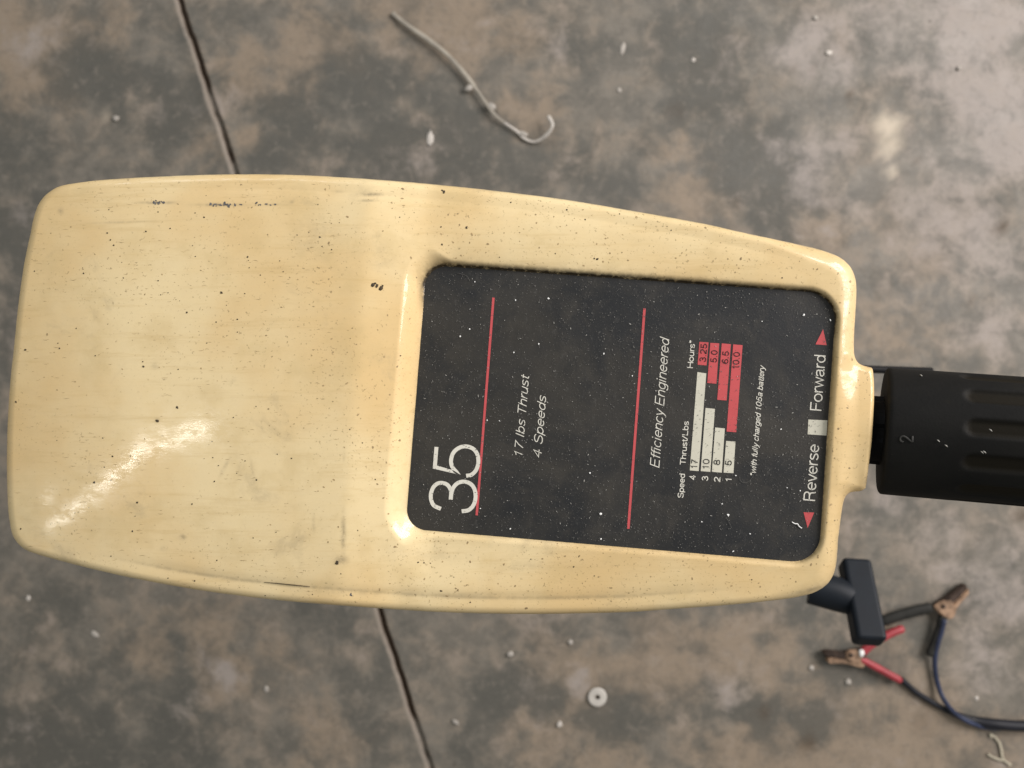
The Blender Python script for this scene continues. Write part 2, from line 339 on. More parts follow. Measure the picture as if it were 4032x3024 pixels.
def surf(P):
    """height (metres above the label plate) of the moulded top at photo positions P, distance to outline"""
    x, y = P[:,0], P[:,1]
    dO, iO = seg_dist(P, OUT); dO = np.where(iO, dO, 0)
    dP, iP = seg_dist(P, PANEL); q = np.where(iP, -dP, dP)
    xv = x+.08*(y-1568)
    yc = 1545+.03*(x-1700); hw = 860-0*x
    yn = (y-yc)/hw
    pr = smst(880, 1120, y)*smst(2350, 2110, y); B = 2.4+3.3*(pr*smst(1760, 1600, xv)+(1-pr)*smst(2500, 1450, xv))+4.6*(lambda t: t-.055*(np.logaddexp(0, (t-.93)/.055)-np.logaddexp(0, (0-.93)/.055))+.055*np.logaddexp(0, -(t-.04)/.055))(np.clip((1640-xv)/265, -.5, 3))
    B = B-1.8*smst(1250, 50, x)*1.0-5.5*np.clip((560-x)/560, 0, 1)**2
    B = B-2.6*np.abs(yn)**3.2*smst(3400, 2300, x)-1.4*np.abs(yn)**2
    # gentle rise of the shoulder beside the label
    rw = 30+60*smst(1740, 1625, xv)
    tq = np.clip((q-1)/rw, 0, 1); lk = smst(1790, 1625, xv); Srec = lk*(.35*(1-(1-tq)**2)+.65*smst(-.25, 1.02, tq)-.65*smst(-.25, 1.02, 0)*(1-tq))+(1-lk)*(1-(1-tq)**2.3)
    z = np.where(q < 1, -.12, -.12+(B+.12)*Srec)
    # side groove
    mask = np.where(y > 1500, smst(330, 760, x)*smst(3050, 2500, x), smst(500, 1100, x)*smst(3250, 2900, x)*.6)
    z = z-mask*(.34*np.exp(-((dO-61)/np.where(dO > 61, 22, 13))**2)+.35*smst(70, 40, dO))
    # edge roll over
    r = 26+42*smst(3000, 3260, x); nk = smst(3290, 3400, x)*smst(310, 210, np.abs(y-1690)); r = r+(15-r)*nk
    e = np.clip(r-dO, 0, None); depth = (2.0+3.2*smst(3000, 3260, x))*(1-.68*nk)
    z = z-depth*(1-np.sqrt(np.clip(1-(e/r)**2, 0, 1)))
    # collar round the handle: barrel falling off at both sides
    cx = smst(3296, 3385, x)*smst(300, 225, np.abs(y-1690)); barrel = -9.0*(1-np.sqrt(np.clip(1-((y-(1690+0))/330.)**2, 0, 1)))-2.0
    z = z+cx*(barrel+1.2)
    return z*MM, dO, q
P = G.reshape(-1, 2)
z, dO, q = surf(P)
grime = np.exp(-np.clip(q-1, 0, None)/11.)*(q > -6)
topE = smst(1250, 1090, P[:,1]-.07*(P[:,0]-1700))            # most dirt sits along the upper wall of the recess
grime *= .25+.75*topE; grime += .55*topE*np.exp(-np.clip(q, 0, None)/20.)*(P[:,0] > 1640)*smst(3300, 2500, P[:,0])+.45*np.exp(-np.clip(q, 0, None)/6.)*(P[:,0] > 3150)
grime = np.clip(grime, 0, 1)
stain = np.zeros(len(P))
def st_blob(x, y, rx, ry, a, ang=0):
    global stain
    c_, s_ = math.cos(ang), math.sin(ang); dx = P[:,0]-x; dy = P[:,1]-y
    stain = np.maximum(stain, a*np.exp(-((dx*c_+dy*s_)/rx)**2-((-dx*s_+dy*c_)/ry)**2))
for b in [(1352,2110,9,75,.75),(1342,2205,26,18,.7),(620,798,70,6,.7),(870,806,90,6,.7),(1060,806,70,5,.4),(1330,755,22,6,.3),(1465,765,55,7,.8),(1445,790,40,5,.6),(3420,1890,24,26,.75),(3180,2325,60,8,.7,-.25),
          (1235,2065,6,28,.5),(720,2115,13,10,.7),(240,830,12,11,.6),(645,2160,13,9,.4),(885,1840,8,36,.4,.5),(993,1845,6,30,.5,-.2),(1355,1800,5,20,.4),(610,1440,16,14,.3),(620,1655,9,9,.5),(1150,795,9,6,.4),
          (1930,750,80,10,.3),(1470,2333,300,12,.30,.03),(1760,2343,260,9,.35),(1500,1010,50,60,.25),(1250,930,90,80,.22),(1700,2180,160,30,.2,.08),(2100,2230,180,20,.2),(480,875,120,4,.35,-.03)]: st_blob(*b)
stain = np.maximum(stain, .38*np.exp(-((dO-62)/9.)**2)*smst(300, 800, P[:,0])*smst(3000, 2300, P[:,0])*(P[:,1] > 1500))
stain = np.maximum(stain, .25*np.exp(-(np.clip(dO, 0, None)/8.)**2)*(P[:,1] > 2100))
ZW = PANEL_Z+z; sca = K*(CAM_Z-ZW)
V = np.stack([(P[:,0]-2016)*sca, -(P[:,1]-1512)*sca, ZW], -1)
idx = np.arange(NU*NV).reshape(NU, NV)
F = np.stack([idx[:-1,:-1], idx[:-1,1:], idx[1:,1:], idx[1:,:-1]], -1).reshape(-1, 4)
# skirt of the upper shell: outline loop dropped and tucked in
loop = np.concatenate([idx[:,0], idx[-1,1:], idx[:-1,-1][::-1], idx[0,1:-1][::-1]])
base = V[loop]; ctr = np.array([0.0, -.002, 0]); Vs = [V]; prev = loop; nb = len(V); Fs = [F]; at_g = [grime]; at_s = [stain]
nrm = np.roll(base, -1, 0)-np.roll(base, 1, 0); nrm = np.stack([nrm[:,1], -nrm[:,0]], -1); nrm /= np.linalg.norm(nrm, axis=1)[:,None]+1e-9
if ((base[:,:2]-ctr[:2])*nrm).sum() < 0: nrm = -nrm
for inset, drop in ((-.0004, .0010), (0.0, .0040), (.0012, .0150)):
    nv = base.copy(); nv[:,:2] -= nrm*inset*1.0; nv[:,2] = base[:,2]-drop
    cur = nb+np.arange(len(loop)); nb += len(loop); Vs.append(nv)
    Fs.append(np.stack([prev, np.roll(prev, -1), np.roll(cur, -1), cur], -1)); prev = cur
    at_g.append(np.zeros(len(loop))); at_s.append(np.full(len(loop), .15))
AV = np.concatenate(Vs); AF = np.concatenate(Fs)
f0 = F[len(F)//2]; 
if np.cross(V[f0[1]]-V[f0[0]], V[f0[2]]-V[f0[1]])[2] < 0: AF = AF[:, ::-1]
upper = np_mesh('upper_housing', AV, AF, M_HOUSE, dict(grime=np.concatenate(at_g), stain=np.concatenate(at_s)), parent=motor)
# lower shell
sub = base[::6]; sn = nrm[::6]; n = len(sub); LV = []; LF = []
zlev = sub[:,2].min()
for inset, dz in ((.0030, -.0155), (.0036, -.0165), (.006, -.030), (.012, -.044), (.022, -.050)):
    for p, nn in zip(sub, sn): LV.append((p[0]-nn[0]*inset, p[1]-nn[1]*inset, p[2]+dz if dz > -.02 else zlev+dz))
for k in range(4):
    for i in range(n): LF.append((k*n+i, k*n+(i+1) % n, (k+1)*n+(i+1) % n, (k+1)*n+i))
LF.append(tuple(range(4*n, 5*n)))
mesh_obj('lower_housing', LV, LF, M_HOUSE, motor)

# surface lookup for flecks
def onsurf(P, lift): 
    zz, d_, q_ = surf(np.asarray(P, float)); zz = PANEL_Z+zz+lift; s = K*(CAM_Z-zz)
    P = np.asarray(P); return np.stack([(P[:,0]-2016)*s, -(P[:,1]-1512)*s, zz], -1), d_, q_
def fleck_mesh(name, cents, radii, mat, parent, lift=.00005, elong=None, plane=None, thick=0.6):
    """irregular raised crumbs: rim of 7 points with a higher middle"""
    n = len(cents); m_ = 7; C = np.asarray(cents, float); pts = np.zeros((n, m_+1, 2))
    for i in range(n):
        a0 = random.uniform(0, 6.28); e = elong[i] if elong is not None else random.uniform(1, 1.9); pts[i, 0] = C[i]
        for k in range(m_):
            t = 2*math.pi*k/m_; r = radii[i]*random.uniform(.65, 1.25)
            dx, dy = r*math.cos(t)*e, r*math.sin(t); pts[i, k+1] = C[i]+[dx*math.cos(a0)-dy*math.sin(a0), dx*math.sin(a0)+dy*math.cos(a0)]
    fl = pts.reshape(-1, 2)
    if plane is None: W, _, _ = onsurf(fl, lift)
    else: s = K*(CAM_Z-plane); W = np.stack([(fl[:,0]-2016)*s, -(fl[:,1]-1512)*s, np.full(len(fl), plane)], -1)
    W = W.reshape(n, m_+1, 3); W[:,0,2] += np.asarray(radii)*K*.28*thick
    Fc = []
    for i in range(n):
        b = i*(m_+1)
        for k in range(m_): Fc.append((b, b+1+(k+1) % m_, b+1+k))
    return np_mesh(name, W.reshape(-1, 3), np.array(Fc), mat, parent=parent, kind='stuff')
def z2(L, ox, oy, s): return [(ox+a*s, oy+b*s, r) for a, b, r in L]
big = z2([(1438,607,6),(1858,492,6),(1286,815,7),(1085,930,6),(146,1146,7),(623,468,5),(641,508,5),(660,539,5),(485,703,5),(717,729,4),(918,745,5),(848,459,5),(989,441,5),(1133,351,4),(1185,376,5),(918,346,5),(1118,541,4),(1135,604,4),(707,638,3.5),(1377,970,5),(1379,1044,4),(1255,986,4),
   (1200,1107,4),(553,1180,4),(833,1244,6),(829,1215,4),(1035,1260,4),(200,690,4),(442,1022,4),(337,1108,4),(345,1138,5),(1625,630,4),(1645,693,4),(1847,302,4),(1926,565,4),(1870,546,3.5),(1726,480,4),(1794,465,3.5),(1971,408,3),(1022,855,3),(1043,862,3),(933,827,4),(976,815,3.5),(1512,713,4),(1421,820,4),(1118,1165,3),(745,990,3),(626,997,3),(1315,888,3),(1448,670,4),(1443,628,3),(632,332,4),(1197,250,3),(1428,288,3),(480,671,3)], 0, 600, .678)
big += z2([(1029,154,7),(913,231,8),(653,438,5),(546,590,7),(606,500,4),(645,577,4),(769,873,5),(1231,351,4),(1236,445,4),(1268,492,4),(1245,584,5),(1489,575,5),(1375,535,4),(1957,1057,10),(1470,912,4),(1603,878,4),(2031,282,4),(2105,360,4),(1487,148,4),(1355,212,4),(757,436,4),(785,785,4),(597,332,4),(92,122,6),(120,860,5),(330,345,3),(1423,465,4),(975,1145,4),(1130,1160,5),(1260,1042,5),(645,1018,4),(1540,1247,4),(1815,1240,4),(1115,715,5),(1980,1120,4),(2078,868,4),(2180,572,4),(1610,425,4),(1693,450,5),(797,705,6)], 0, 1500, .678)
big += z2([(385,62,8),(378,55,6),(676,107,5),(920,140,5),(483,217,7),(372,214,5),(376,290,6),(1053,355,7),(1040,352,5),(627,346,4),(870,330,4),(1375,229,4),(193,172,4),(1150,157,4),(1858,436,5),(1000,182,5),(196,775,5),(75,468,10),(92,472,9),(112,482,11),(118,470,6),(84,460,7)], 1400, 700, .904)
big += z2([(449,417,5),(1065,434,5),(1146,470,4),(895,404,4),(472,418,5),(498,420,4),(590,475,4),(655,575,5),(1770,485,4),(540,530,6)], 1200, 1800, .9946)
rb = np.array(big); onm = fleck_mesh('grime_speck', rb[:,:2], rb[:,2]*(.48+.032*rb[:,2]), M_SPECK, upper, elong=[1.15]*len(rb))
def scatter(n, lo, hi, mat, name, size, xr=(60,3400), dens=None):
    C = []; Rr = []
    while len(C) < n:
        Q = np.stack([rng.uniform(*xr, 4000), rng.uniform(700, 2410, 4000)], -1)
        d_, i_ = seg_dist(Q, OUT); dp, ip = seg_dist(Q, PANEL); ok = i_ & (d_ > 9) & (~ip) & (dp > 6)
        if dens is not None: ok &= rng.uniform(0, 1, len(Q)) < dens(Q)
        C += list(Q[ok])
    C = np.array(C[:n]); Rr = lo+(hi-lo)*rng.uniform(0, 1, n)**size
    return fleck_mesh(name, C, Rr, mat, upper, thick=.12)
dn = lambda Q: .25+.75*np.clip(np.sin(Q[:,0]*.011+Q[:,1]*.004)*np.sin(Q[:,1]*.009+1.3)+.25*(Q[:,0] > 1500), 0, 1)
scatter(150, .9, 3.0, M_BROWN, 'brown_fleck', 3.2, xr=(60, 1300), dens=dn)
scatter(560, .9, 4.0, M_BROWN, 'fine_fleck', 3.0, xr=(1250, 3400), dens=dn)
def scratches(n, xr, mat, name, lo, hi, a0, a1):
    C = []
    while len(C) < n:
        Q = np.stack([rng.uniform(*xr, 3000), rng.uniform(720, 2400, 3000)], -1); d_, i_ = seg_dist(Q, OUT); dp, ip = seg_dist(Q, PANEL)
        C += list(Q[i_ & (d_ > 12) & (~ip) & (dp > 14) & (rng.uniform(0, 1, 3000) < dn(Q))])
    C = np.array(C[:n]); L_ = lo+(hi-lo)*rng.uniform(0, 1, n)**2; A_ = np.radians(rng.uniform(a0, a1, n)); W_ = rng.uniform(.45, 1.0, n)
    pts = []
    for c_, l_, a_, w_ in zip(C, L_, A_, W_):
        t = np.array([math.cos(a_), math.sin(a_)]); n_ = np.array([-t[1], t[0]]); k_ = rng.uniform(-.15, .15)*l_
        pts += [c_-t*l_/2, c_+n_*(k_+w_), c_+t*l_/2, c_+n_*(k_-w_)]
    W3, _, _ = onsurf(np.array(pts), .00004); idx_ = np.arange(len(pts)).reshape(-1, 4)[:, ::-1]
    return np_mesh(name, W3, idx_, mat, parent=upper, kind='stuff')
scratches(700, (1200, 3380), M_BROWN, 'fine_scratch', 3, 13, 15, 70)
scratches(420, (60, 1350), M_BROWN, 'grain_scratch', 5, 30, -8, 8)
# scuffs (two short dark abrasions near the far edge)
sc_pts = []; 
for x0, x1, y0, n_ in ((600,650,798,26),(822,905,806,34),(905,1090,805,14),(1375,1385,2340,2)):
    for _ in range(n_): sc_pts.append((random.uniform(x0, x1), random.gauss(y0, 3.0)))
fleck_mesh('scuff_mark', sc_pts, [random.uniform(1.5, 4) for _ in sc_pts], M_SCUFF, upper, thick=.1)
# hairline scratch along the lower groove
sp = [(1040,2292.5),(1100,2298),(1160,2304),(1220,2310)]
W, _, _ = onsurf(sp, .0001); Vt, Ft = tube([Vector(p) for p in W], [.00006, .00013, .00018, .00009], 6); mesh_obj('hairline_scratch', Vt, Ft, M_SPECK, upper)

# ------------------------------------------------------------------ label plate and its print
ZP = PANEL_Z
pl = [at(x, y, ZP) for x, y in PANEL]; n = len(pl)
plate = mesh_obj('label_plate', pl+[p-Vector((0,0,.0005)) for p in pl], [tuple(range(n-1, -1, -1))]+[(i, (i+1) % n, (i+1) % n+n, i+n) for i in range(n)], M_PLATE, motor, smooth=False)
def flat_up(o):
    me = o.data
    if me.polygons[0].normal.z < 0: me.flip_normals()
flat_up(plate)
def quad(name, pts, mat, lift=.00008, **kw):
    o = mesh_obj(name, [at(x, y, ZP+lift) for x, y in pts], [tuple(range(len(pts)))], mat, plate, smooth=False, **kw); flat_up(o); return o
def stroke_line(a, b, wd):
    a, b = Vector((*a,0)), Vector((*b,0)); d = (b-a).normalized(); s = Vector((-d.y, d.x, 0))*wd/2
    return [(p.x, p.y) for p in (a+s, b+s, b-s, a-s)]
quad('red_rule', stroke_line((1877,2029),(1943,1172),9.5), M_RED)
quad('red_rule', stroke_line((2474,2082),(2538,1214),10), M_RED)

def arc(cx, cy, rx, ry, a0, a1, n=12): return [(cx+rx*math.cos(R(a0+(a1-a0)*k/n)), cy+ry*math.sin(R(a0+(a1-a0)*k/n))) for k in range(n+1)]
O_ = arc(.27,.355,.25,.325,90,450,20)
GL = {  # narrow grotesque letters as centre lines: (advance, strokes); cap height 1
'0':(.70,[arc(.31,.49,.25,.46,90,450,22)]), '1':(.60,[[(.10,.74),(.22,.78),(.31,.95),(.31,0)]]),
'2':(.70,[arc(.31,.69,.25,.25,170,-30,12)+[(.40,.40),(.22,.27),(.07,.10),(.06,.045),(.57,.045)]]),
'3':(.70,[arc(.30,.71,.22,.23,165,-70,12)+[(.24,.51)], [(.24,.511)]+arc(.30,.27,.26,.24,75,-170,14)]),
'4':(.70,[[(.42,0),(.42,.94),(.05,.31),(.60,.31)]]), '5':(.70,[[(.54,.94),(.15,.94),(.09,.48)]+arc(.30,.31,.25,.27,125,-165,16)]),
'6':(.70,[arc(.32,.30,.24,.26,90,450,18), arc(.42,.42,.36,.52,195,120,8)+[(.33,.95),(.45,.93),(.54,.79)]]),
'7':(.70,[[(.06,.94),(.56,.94),(.36,.55),(.23,0)]]), '8':(.70,[arc(.31,.72,.20,.22,90,450,16), arc(.31,.26,.25,.23,90,450,18)]),
'.':(.32,[[(.13,0),(.13,.11)]]), '/':(.42,[[(.02,-.02),(.36,1.0)]]), ' ':(.30,[]),
'*':(.46,[[(.20,.66),(.20,1.0)],[(.05,.76),(.35,.90)],[(.05,.90),(.35,.76)]]),
'T':(.70,[[(.02,.95),(.64,.95)],[(.33,.95),(.33,0)]]), 'E':(.74,[[(.64,.955),(.09,.955),(.09,.045),(.66,.045)],[(.09,.51),(.60,.51)]]),
'F':(.68,[[(.61,.955),(.09,.955),(.09,0)],[(.09,.50),(.54,.50)]]), 'H':(.80,[[(.09,0),(.09,1)],[(.68,0),(.68,1)],[(.09,.52),(.68,.52)]]),
'L':(.64,[[(.09,1),(.09,.045),(.58,.045)]]), 'R':(.78,[[(.09,0),(.09,.955),(.44,.955)]+arc(.44,.735,.19,.22,85,-85,9)+[(.09,.50)],[(.40,.50),(.56,.44),(.60,.30),(.62,.08),(.67,0)]]),
'S':(.74,[arc(.36,.74,.27,.22,15,190,10)+[(.14,.60),(.36,.52),(.58,.42)]+arc(.36,.26,.28,.23,25,-175,12)]),
'a':(.60,[[(.07,.52),(.11,.63),(.26,.68),(.41,.64),(.45,.52),(.45,.14),(.48,.05),(.55,.04)],[(.45,.40),(.25,.37),(.09,.30),(.06,.17),(.13,.06),(.24,.03),(.38,.09),(.45,.22)]]),
'b':(.60,[[(.07,0),(.07,1)],arc(.29,.355,.22,.325,90,450,20)]), 'c':(.56,[arc(.28,.355,.23,.325,40,320,16)]),
'd':(.60,[[(.50,0),(.50,1)],arc(.28,.355,.22,.325,90,450,20)]), 'e':(.60,[[(.05,.37),(.52,.37)]+arc(.285,.355,.235,.325,5,320,18)]),
'f':(.32,[[(.15,0),(.15,.80),(.19,.93),(.32,.95)],[(.02,.67),(.30,.67)]]), 'g':(.60,[arc(.28,.36,.22,.32,90,450,20),[(.50,.71),(.50,-.08),(.42,-.21),(.27,-.25),(.12,-.20),(.07,-.10)]]),
'h':(.58,[[(.07,0),(.07,1)],[(.07,.45),(.15,.62),(.28,.68),(.42,.63),(.47,.50),(.47,0)]]), 'i':(.26,[[(.10,0),(.10,.72)],[(.10,.88),(.10,1)]]), 'l':(.26,[[(.10,0),(.10,1)]]),
'n':(.58,[[(.07,0),(.07,.72)],[(.07,.45),(.15,.62),(.28,.68),(.42,.63),(.47,.50),(.47,0)]]), 'o':(.60,[O_]),
'p':(.60,[[(.07,-.27),(.07,.72)],arc(.29,.355,.22,.325,90,450,20)]), 'r':(.36,[[(.07,0),(.07,.72)],[(.07,.42),(.13,.60),(.22,.68),(.33,.69)]]),
's':(.54,[arc(.26,.53,.19,.15,20,190,8)+[(.10,.44),(.26,.37),(.40,.30)]+arc(.25,.19,.20,.155,30,-170,9)]),
't':(.33,[[(.15,.92),(.15,.12),(.20,.04),(.31,.04)],[(.02,.67),(.30,.67)]]), 'u':(.58,[[(.07,.72),(.07,.22),(.11,.09),(.23,.03),(.37,.07),(.47,.24)],[(.47,.72),(.47,0)]]),
'v':(.52,[[(.02,.72),(.24,.03),(.27,.03),(.49,.72)]]), 'w':(.76,[[(.02,.72),(.19,.03),(.37,.68),(.55,.03),(.72,.72)]]), 'y':(.52,[[(.02,.72),(.26,.03)],[(.49,.72),(.22,-.12),(.15,-.23),(.04,-.24)]])}
def text(name, s, a, b, cap, mat, shear=0, weight=.09, lift=.00010, parent=None):
    """one printed word: ribbons along letter centre lines, fitted between a and b on the plate"""
    x = 0; items = []; lo, hi = 1e9, -1e9
    for ch in s:
        adv, strokes = GL[ch]
        for k, P_ in enumerate(strokes):
            Q_ = [(px+x+shear*py, py) for px, py in P_]; items.append((k, Q_)); lo = min(lo, min(q[0] for q in Q_)); hi = max(hi, max(q[0] for q in Q_))
        x += adv
    a = np.array(a, float); b = np.array(b, float); d = b-a; Lg = np.hypot(*d); d /= Lg; up = np.array([d[1], -d[0]])
    tw = weight*cap; sx = (Lg-tw)/(hi-lo) if hi-lo > .1 else cap
    V_ = []; F_ = []
    for k, Q_ in items:
        pts = [Vector(((px-lo)*sx+tw/2, py*cap, 0)) for px, py in Q_]; pts = [p for i, p in enumerate(pts) if i == 0 or (p-pts[i-1]).length > 1e-6]; n_ = len(pts); b0 = len(V_)
        closed = (pts[0]-pts[-1]).length < .01*cap
        for i in range(n_):
            t1 = (pts[i]-pts[i-1]).normalized() if i else ((pts[0]-pts[-2]) if closed else (pts[1]-pts[0])).normalized()
            t2 = (pts[i+1]-pts[i]).normalized() if i < n_-1 else ((pts[1]-pts[0]).normalized() if closed else t1)
            t = (t1+t2).normalized(); sv = Vector((-t.y, t.x, 0))*(tw/2)/max(.5, t.dot(t1))
            for sg in (1, -1):
                q_ = pts[i]+sv*sg; V_.append(at(*(a+d*q_.x+up*q_.y), ZP+lift+k*.000012))
        F_ += [(b0+2*i, b0+2*i+1, b0+2*i+3, b0+2*i+2) for i in range(n_-1)]
    o = mesh_obj(name, V_, F_, mat, parent or plate, smooth=False); flat_up(o); return o
LT = 'lettering'
SH = .22
text(LT, '17 lbs Thrust', (2057,1794), (2084,1474), 34, M_TXT, SH, .100)
text(LT, '4 Speeds', (2131,1802), (2151,1557), 34, M_TXT, SH, .100)
text(LT, 'Efficiency Engineered', (2596,1842), (2636,1327), 38, M_TXT, SH, .090)
text(LT, 'Speed', (2690,1961), (2697,1866), 22, M_TXT, 0, .150)
text(LT, 'Thrust/Lbs', (2699,1832), (2712,1659), 22, M_TXT, 0, .150)
text(LT, 'Hours*', (2728,1450), (2737,1340), 22, M_TXT, 0, .150)
for s_, a_, b_ in (('4',(2738,1890),(2739,1870)),('3',(2787,1894),(2788,1875)),('2',(2835,1898),(2836,1878)),('1',(2880,1897),(2881,1886))):
    text(LT, s_, a_, b_, 24, M_TXT, 0, .160)
text(LT, '*with fully charged 105a battery', (2975,1874), (3011,1438), 22, M_TXT, SH, .14)
text(LT, 'Reverse', (3209,1973), (3226,1751), 46, M_TXT, 0, .105)
text(LT, 'Forward', (3234,1618), (3251,1400), 45, M_TXT, 0, .105)
for b_ in ([(2746,1465),(2781,1470),(2751,1855),(2716,1852)],[(2778,1606),(2815,1610),(2797,1858),(2759,1855)],[(2816,1683),(2854,1687),(2842,1861),(2803,1858)],[(2859,1736),(2896,1739),(2888,1863),(2849,1861)]):
    quad('chart_bar', b_, M_WHITE, label='off white thrust bar')
for b_ in ([(2754,1346),(2790,1348),(2782,1439),(2747,1436)],[(2797,1350),(2832,1352),(2821,1511),(2785,1508)],[(2842,1352),(2878,1355),(2861,1577),(2824,1574)],[(2887,1356),(2924,1359),(2899,1702),(2861,1699)]):
    quad('chart_bar', b_, M_RED, label='faded red hours bar')
NL = .00018
for s_, a_, b_ in (('17',(2745,1845),(2748,1810)),('10',(2791,1847),(2794,1808)),('8',(2834,1832),(2836,1811)),('5',(2880,1834),(2882,1814))): text('bar_number', s_, a_, b_, 25, M_BLK, 0, .125, NL)
for s_, a_, b_ in (('3.25',(2779,1426),(2785,1355)),('5.0',(2822,1428),(2826,1380)),('6.5',(2867,1433),(2871,1384)),('10.0',(2909,1453),(2914,1387))): text('bar_number', s_, a_, b_, 25, M_BLK, 0, .125, NL)
quad('center_mark', [(3183,1652),(3258,1655),(3254,1715),(3180,1710)], M_WHITE)
quad('direction_arrow', [(3241,1296),(3255,1359),(3211,1356)], M_RED); quad('direction_arrow', [(3180,2079),(3206,2018),(3164,2017)], M_RED)
# the big light weight numerals, drawn as strokes
def numeral(P, a, b, cap, th, name='numeral', n=10, lift=.00010):
    pts = []
    for k, seg_ in enumerate(P):
        c_ = catmull([Vector((x, y, 0)) for x, y in seg_], n) if len(seg_) > 2 else [Vector((x, y, 0)) for x, y in seg_]
        pts += c_ if not pts else c_[1:]
    a = np.array(a, float); b = np.array(b, float); d = b-a; d /= np.hypot(*d); up = np.array([d[1], -d[0]])
    V_ = []; n_ = len(pts)
    for i in range(n_):
        t1 = (pts[i]-pts[i-1]).normalized() if i else (pts[1]-pts[0]).normalized()
        t2 = (pts[i+1]-pts[i]).normalized() if i < n_-1 else t1
        t = (t1+t2).normalized(); s = Vector((-t.y, t.x, 0))*(th/cap/2)/max(.45, t.dot(t1))
        for sg in (1, -1):
            q_ = pts[i]+s*sg; V_.append(at(*(a+d*q_.x*cap+up*q_.y*cap), ZP+lift))
    o = mesh_obj(name, V_, [(2*i, 2*i+1, 2*i+3, 2*i+2) for i in range(n_-1)], M_TXT, plate, smooth=False)
    flat_up(o); return o
numeral([[(.045,.735),(.10,.88),(.20,.945),(.325,.965),(.47,.93),(.56,.85),(.585,.745),(.555,.64),(.46,.565),(.34,.545),(.25,.545)]], (1874,2022), (1884,1884), 189, 15.5)
numeral([[(.25,.545),(.34,.545),(.49,.515),(.60,.43),(.645,.30),(.61,.16),(.50,.065),(.33,.032),(.17,.065),(.06,.16),(.025,.30)]], (1874,2022), (1884,1884), 189, 15.5, lift=.00013)
numeral([[(.585,.925),(.165,.925)],[(.165,.925),(.085,.455)],[(.085,.455),(.19,.56),(.33,.60),(.49,.565),(.60,.46),(.645,.32),(.61,.165),(.50,.065),(.33,.030),(.17,.065),(.065,.155),(.035,.26)]], (1884,1884), (1895,1747), 189, 15.5)
# dust lying on the plate
def plate_pts(n, m=14):
    C = []
    while len(C) < n:
        Q = np.stack([rng.uniform(1610, 3290, 3000), rng.uniform(1045, 2215, 3000)], -1); d_, i_ = seg_dist(Q, PANEL)
        wgt = .35+.65*np.clip(.5+.5*np.sin(Q[:,0]*.006+2)*np.sin(Q[:,1]*.008)+.5*np.exp(-d_/50), 0, 1)
        C += list(Q[i_ & (d_ > m) & (rng.uniform(0, 1, 3000) < wgt)])
    return np.array(C[:n])
for n_, lo, hi, mt, nm in ((4600, .6, 1.6, M_SCR, 'grey_dust'), (480, .7, 1.7, M_DUST, 'pale_dust'),):
    C = plate_pts(n_); fleck_mesh(nm, C, lo+(hi-lo)*rng.uniform(0, 1, n_)**2.2, mt, plate, plane=ZP+.00022, elong=rng.uniform(1, 3.2, n_), thick=.5)
fl = z2([(657,560,6),(402,626,3),(598,452,3),(1227,296,2.5),(868,742,3.5),(705,912,4),(730,178,3),(1355,325,3)], 2600, 1800, .4069)+z2([(1104,1305,6),(1105,1432,5),(533,835,3.5),(595,838,3),(667,495,3.5),(445,377,4),(398,415,4),(472,140,3),(793,452,3.5),(1120,500,4),(1263,612,3),(500,1278,3),(1050,1100,4),(650,1380,4)], 1500, 1000, .784)
fl += [(3165,1240,5),(3270,1190,3),(3270,1260,4),(3075,1690,3.5),(2160,1175,5),(2030,1182,4),(3000,1265,3)]
rb = np.array(fl); fleck_mesh('white_crumb', rb[:,:2], rb[:,2]*.72, M_DUST2, plate, plane=ZP+.0003, elong=[1.4]*len(rb))
def fibre(pts, mat, r=.00007, name='fibre'):
    c_ = catmull([at(x, y, ZP+.0003) for x, y in pts], 6); Vt, Ft = tube(c_, r, 5); return mesh_obj(name, Vt, Ft, mat, plate)
fibre([(3118,2055),(3130,2062),(3140,2063),(3146,2072),(3157,2080)], M_DUST2, .00020, 'paint_nick')
fibre([(2912,1877),(2916,1893),(2930,1901),(2950,1894),(2963,1878),(2966,1868)], M_SCR, .00005)
fibre([(2858,2035),(2870,2055),(2882,2082)], M_SCR, .00005); fibre([(1800,1075),(1835,1085),(1850,1105)], M_SCR, .00006)

# ------------------------------------------------------------------ tiller handle
AXZ = PANEL_Z-.0185
p0 = at(3440, 1693, AXZ); p1 = at(4300, 1752, AXZ); ax = (p1-p0).normalized(); ang = math.atan2(ax.y, ax.x)
TILT = R(21); MX = Matrix.Translation(p0) @ Matrix.Rotation(ang, 4, 'Z') @ Matrix.Rotation(-TILT, 4, 'Y')
px_m = K*(CAM_Z-AXZ)
def xs(px): return (px-3440)*px_m/math.cos(ang)
# splined spindle between housing and grip
def spind(x, a, r): return r*(1-.10*(math.cos(a*5+.4) > .55))
Vt, Ft = lathe_x([(xs(3290),.0128),(xs(3600),.0128)], 60, spind)
sp_ = mesh_obj('tiller_spindle', [MX@v for v in Vt], Ft, M_BLACKP, motor, smooth=False)
RG = .0236; x0g = xs(3468); s0 = xs(3712); x1g = x0g+.150
st = [(x0g+.0000,.0150),(x0g+.0000,RG-.0014),(x0g+.0003,RG-.0007),(x0g+.0009,RG-.0001)]+[(x, RG-.0025*(x-x0g)/.15) for x in np.arange(x0g+.002, x1g-.003, .0009)]+[(x1g-.002,RG-.0027),(x1g-.0005,RG-.004),(x1g,RG-.006),(x1g,.004)]
def flute(x, a):
    off = math.degrees(a)-(-10); k = round(off/30); da_ = (off-k*30); lat = abs(math.radians(da_))*RG
    end = max(0, (s0+.004*0)-x); half = .0036; d_ = half-math.hypot(lat, max(0, s0+half-x)) if x < s0+half else half-lat
    return float(np.clip(d_/.0019, 0, 1))
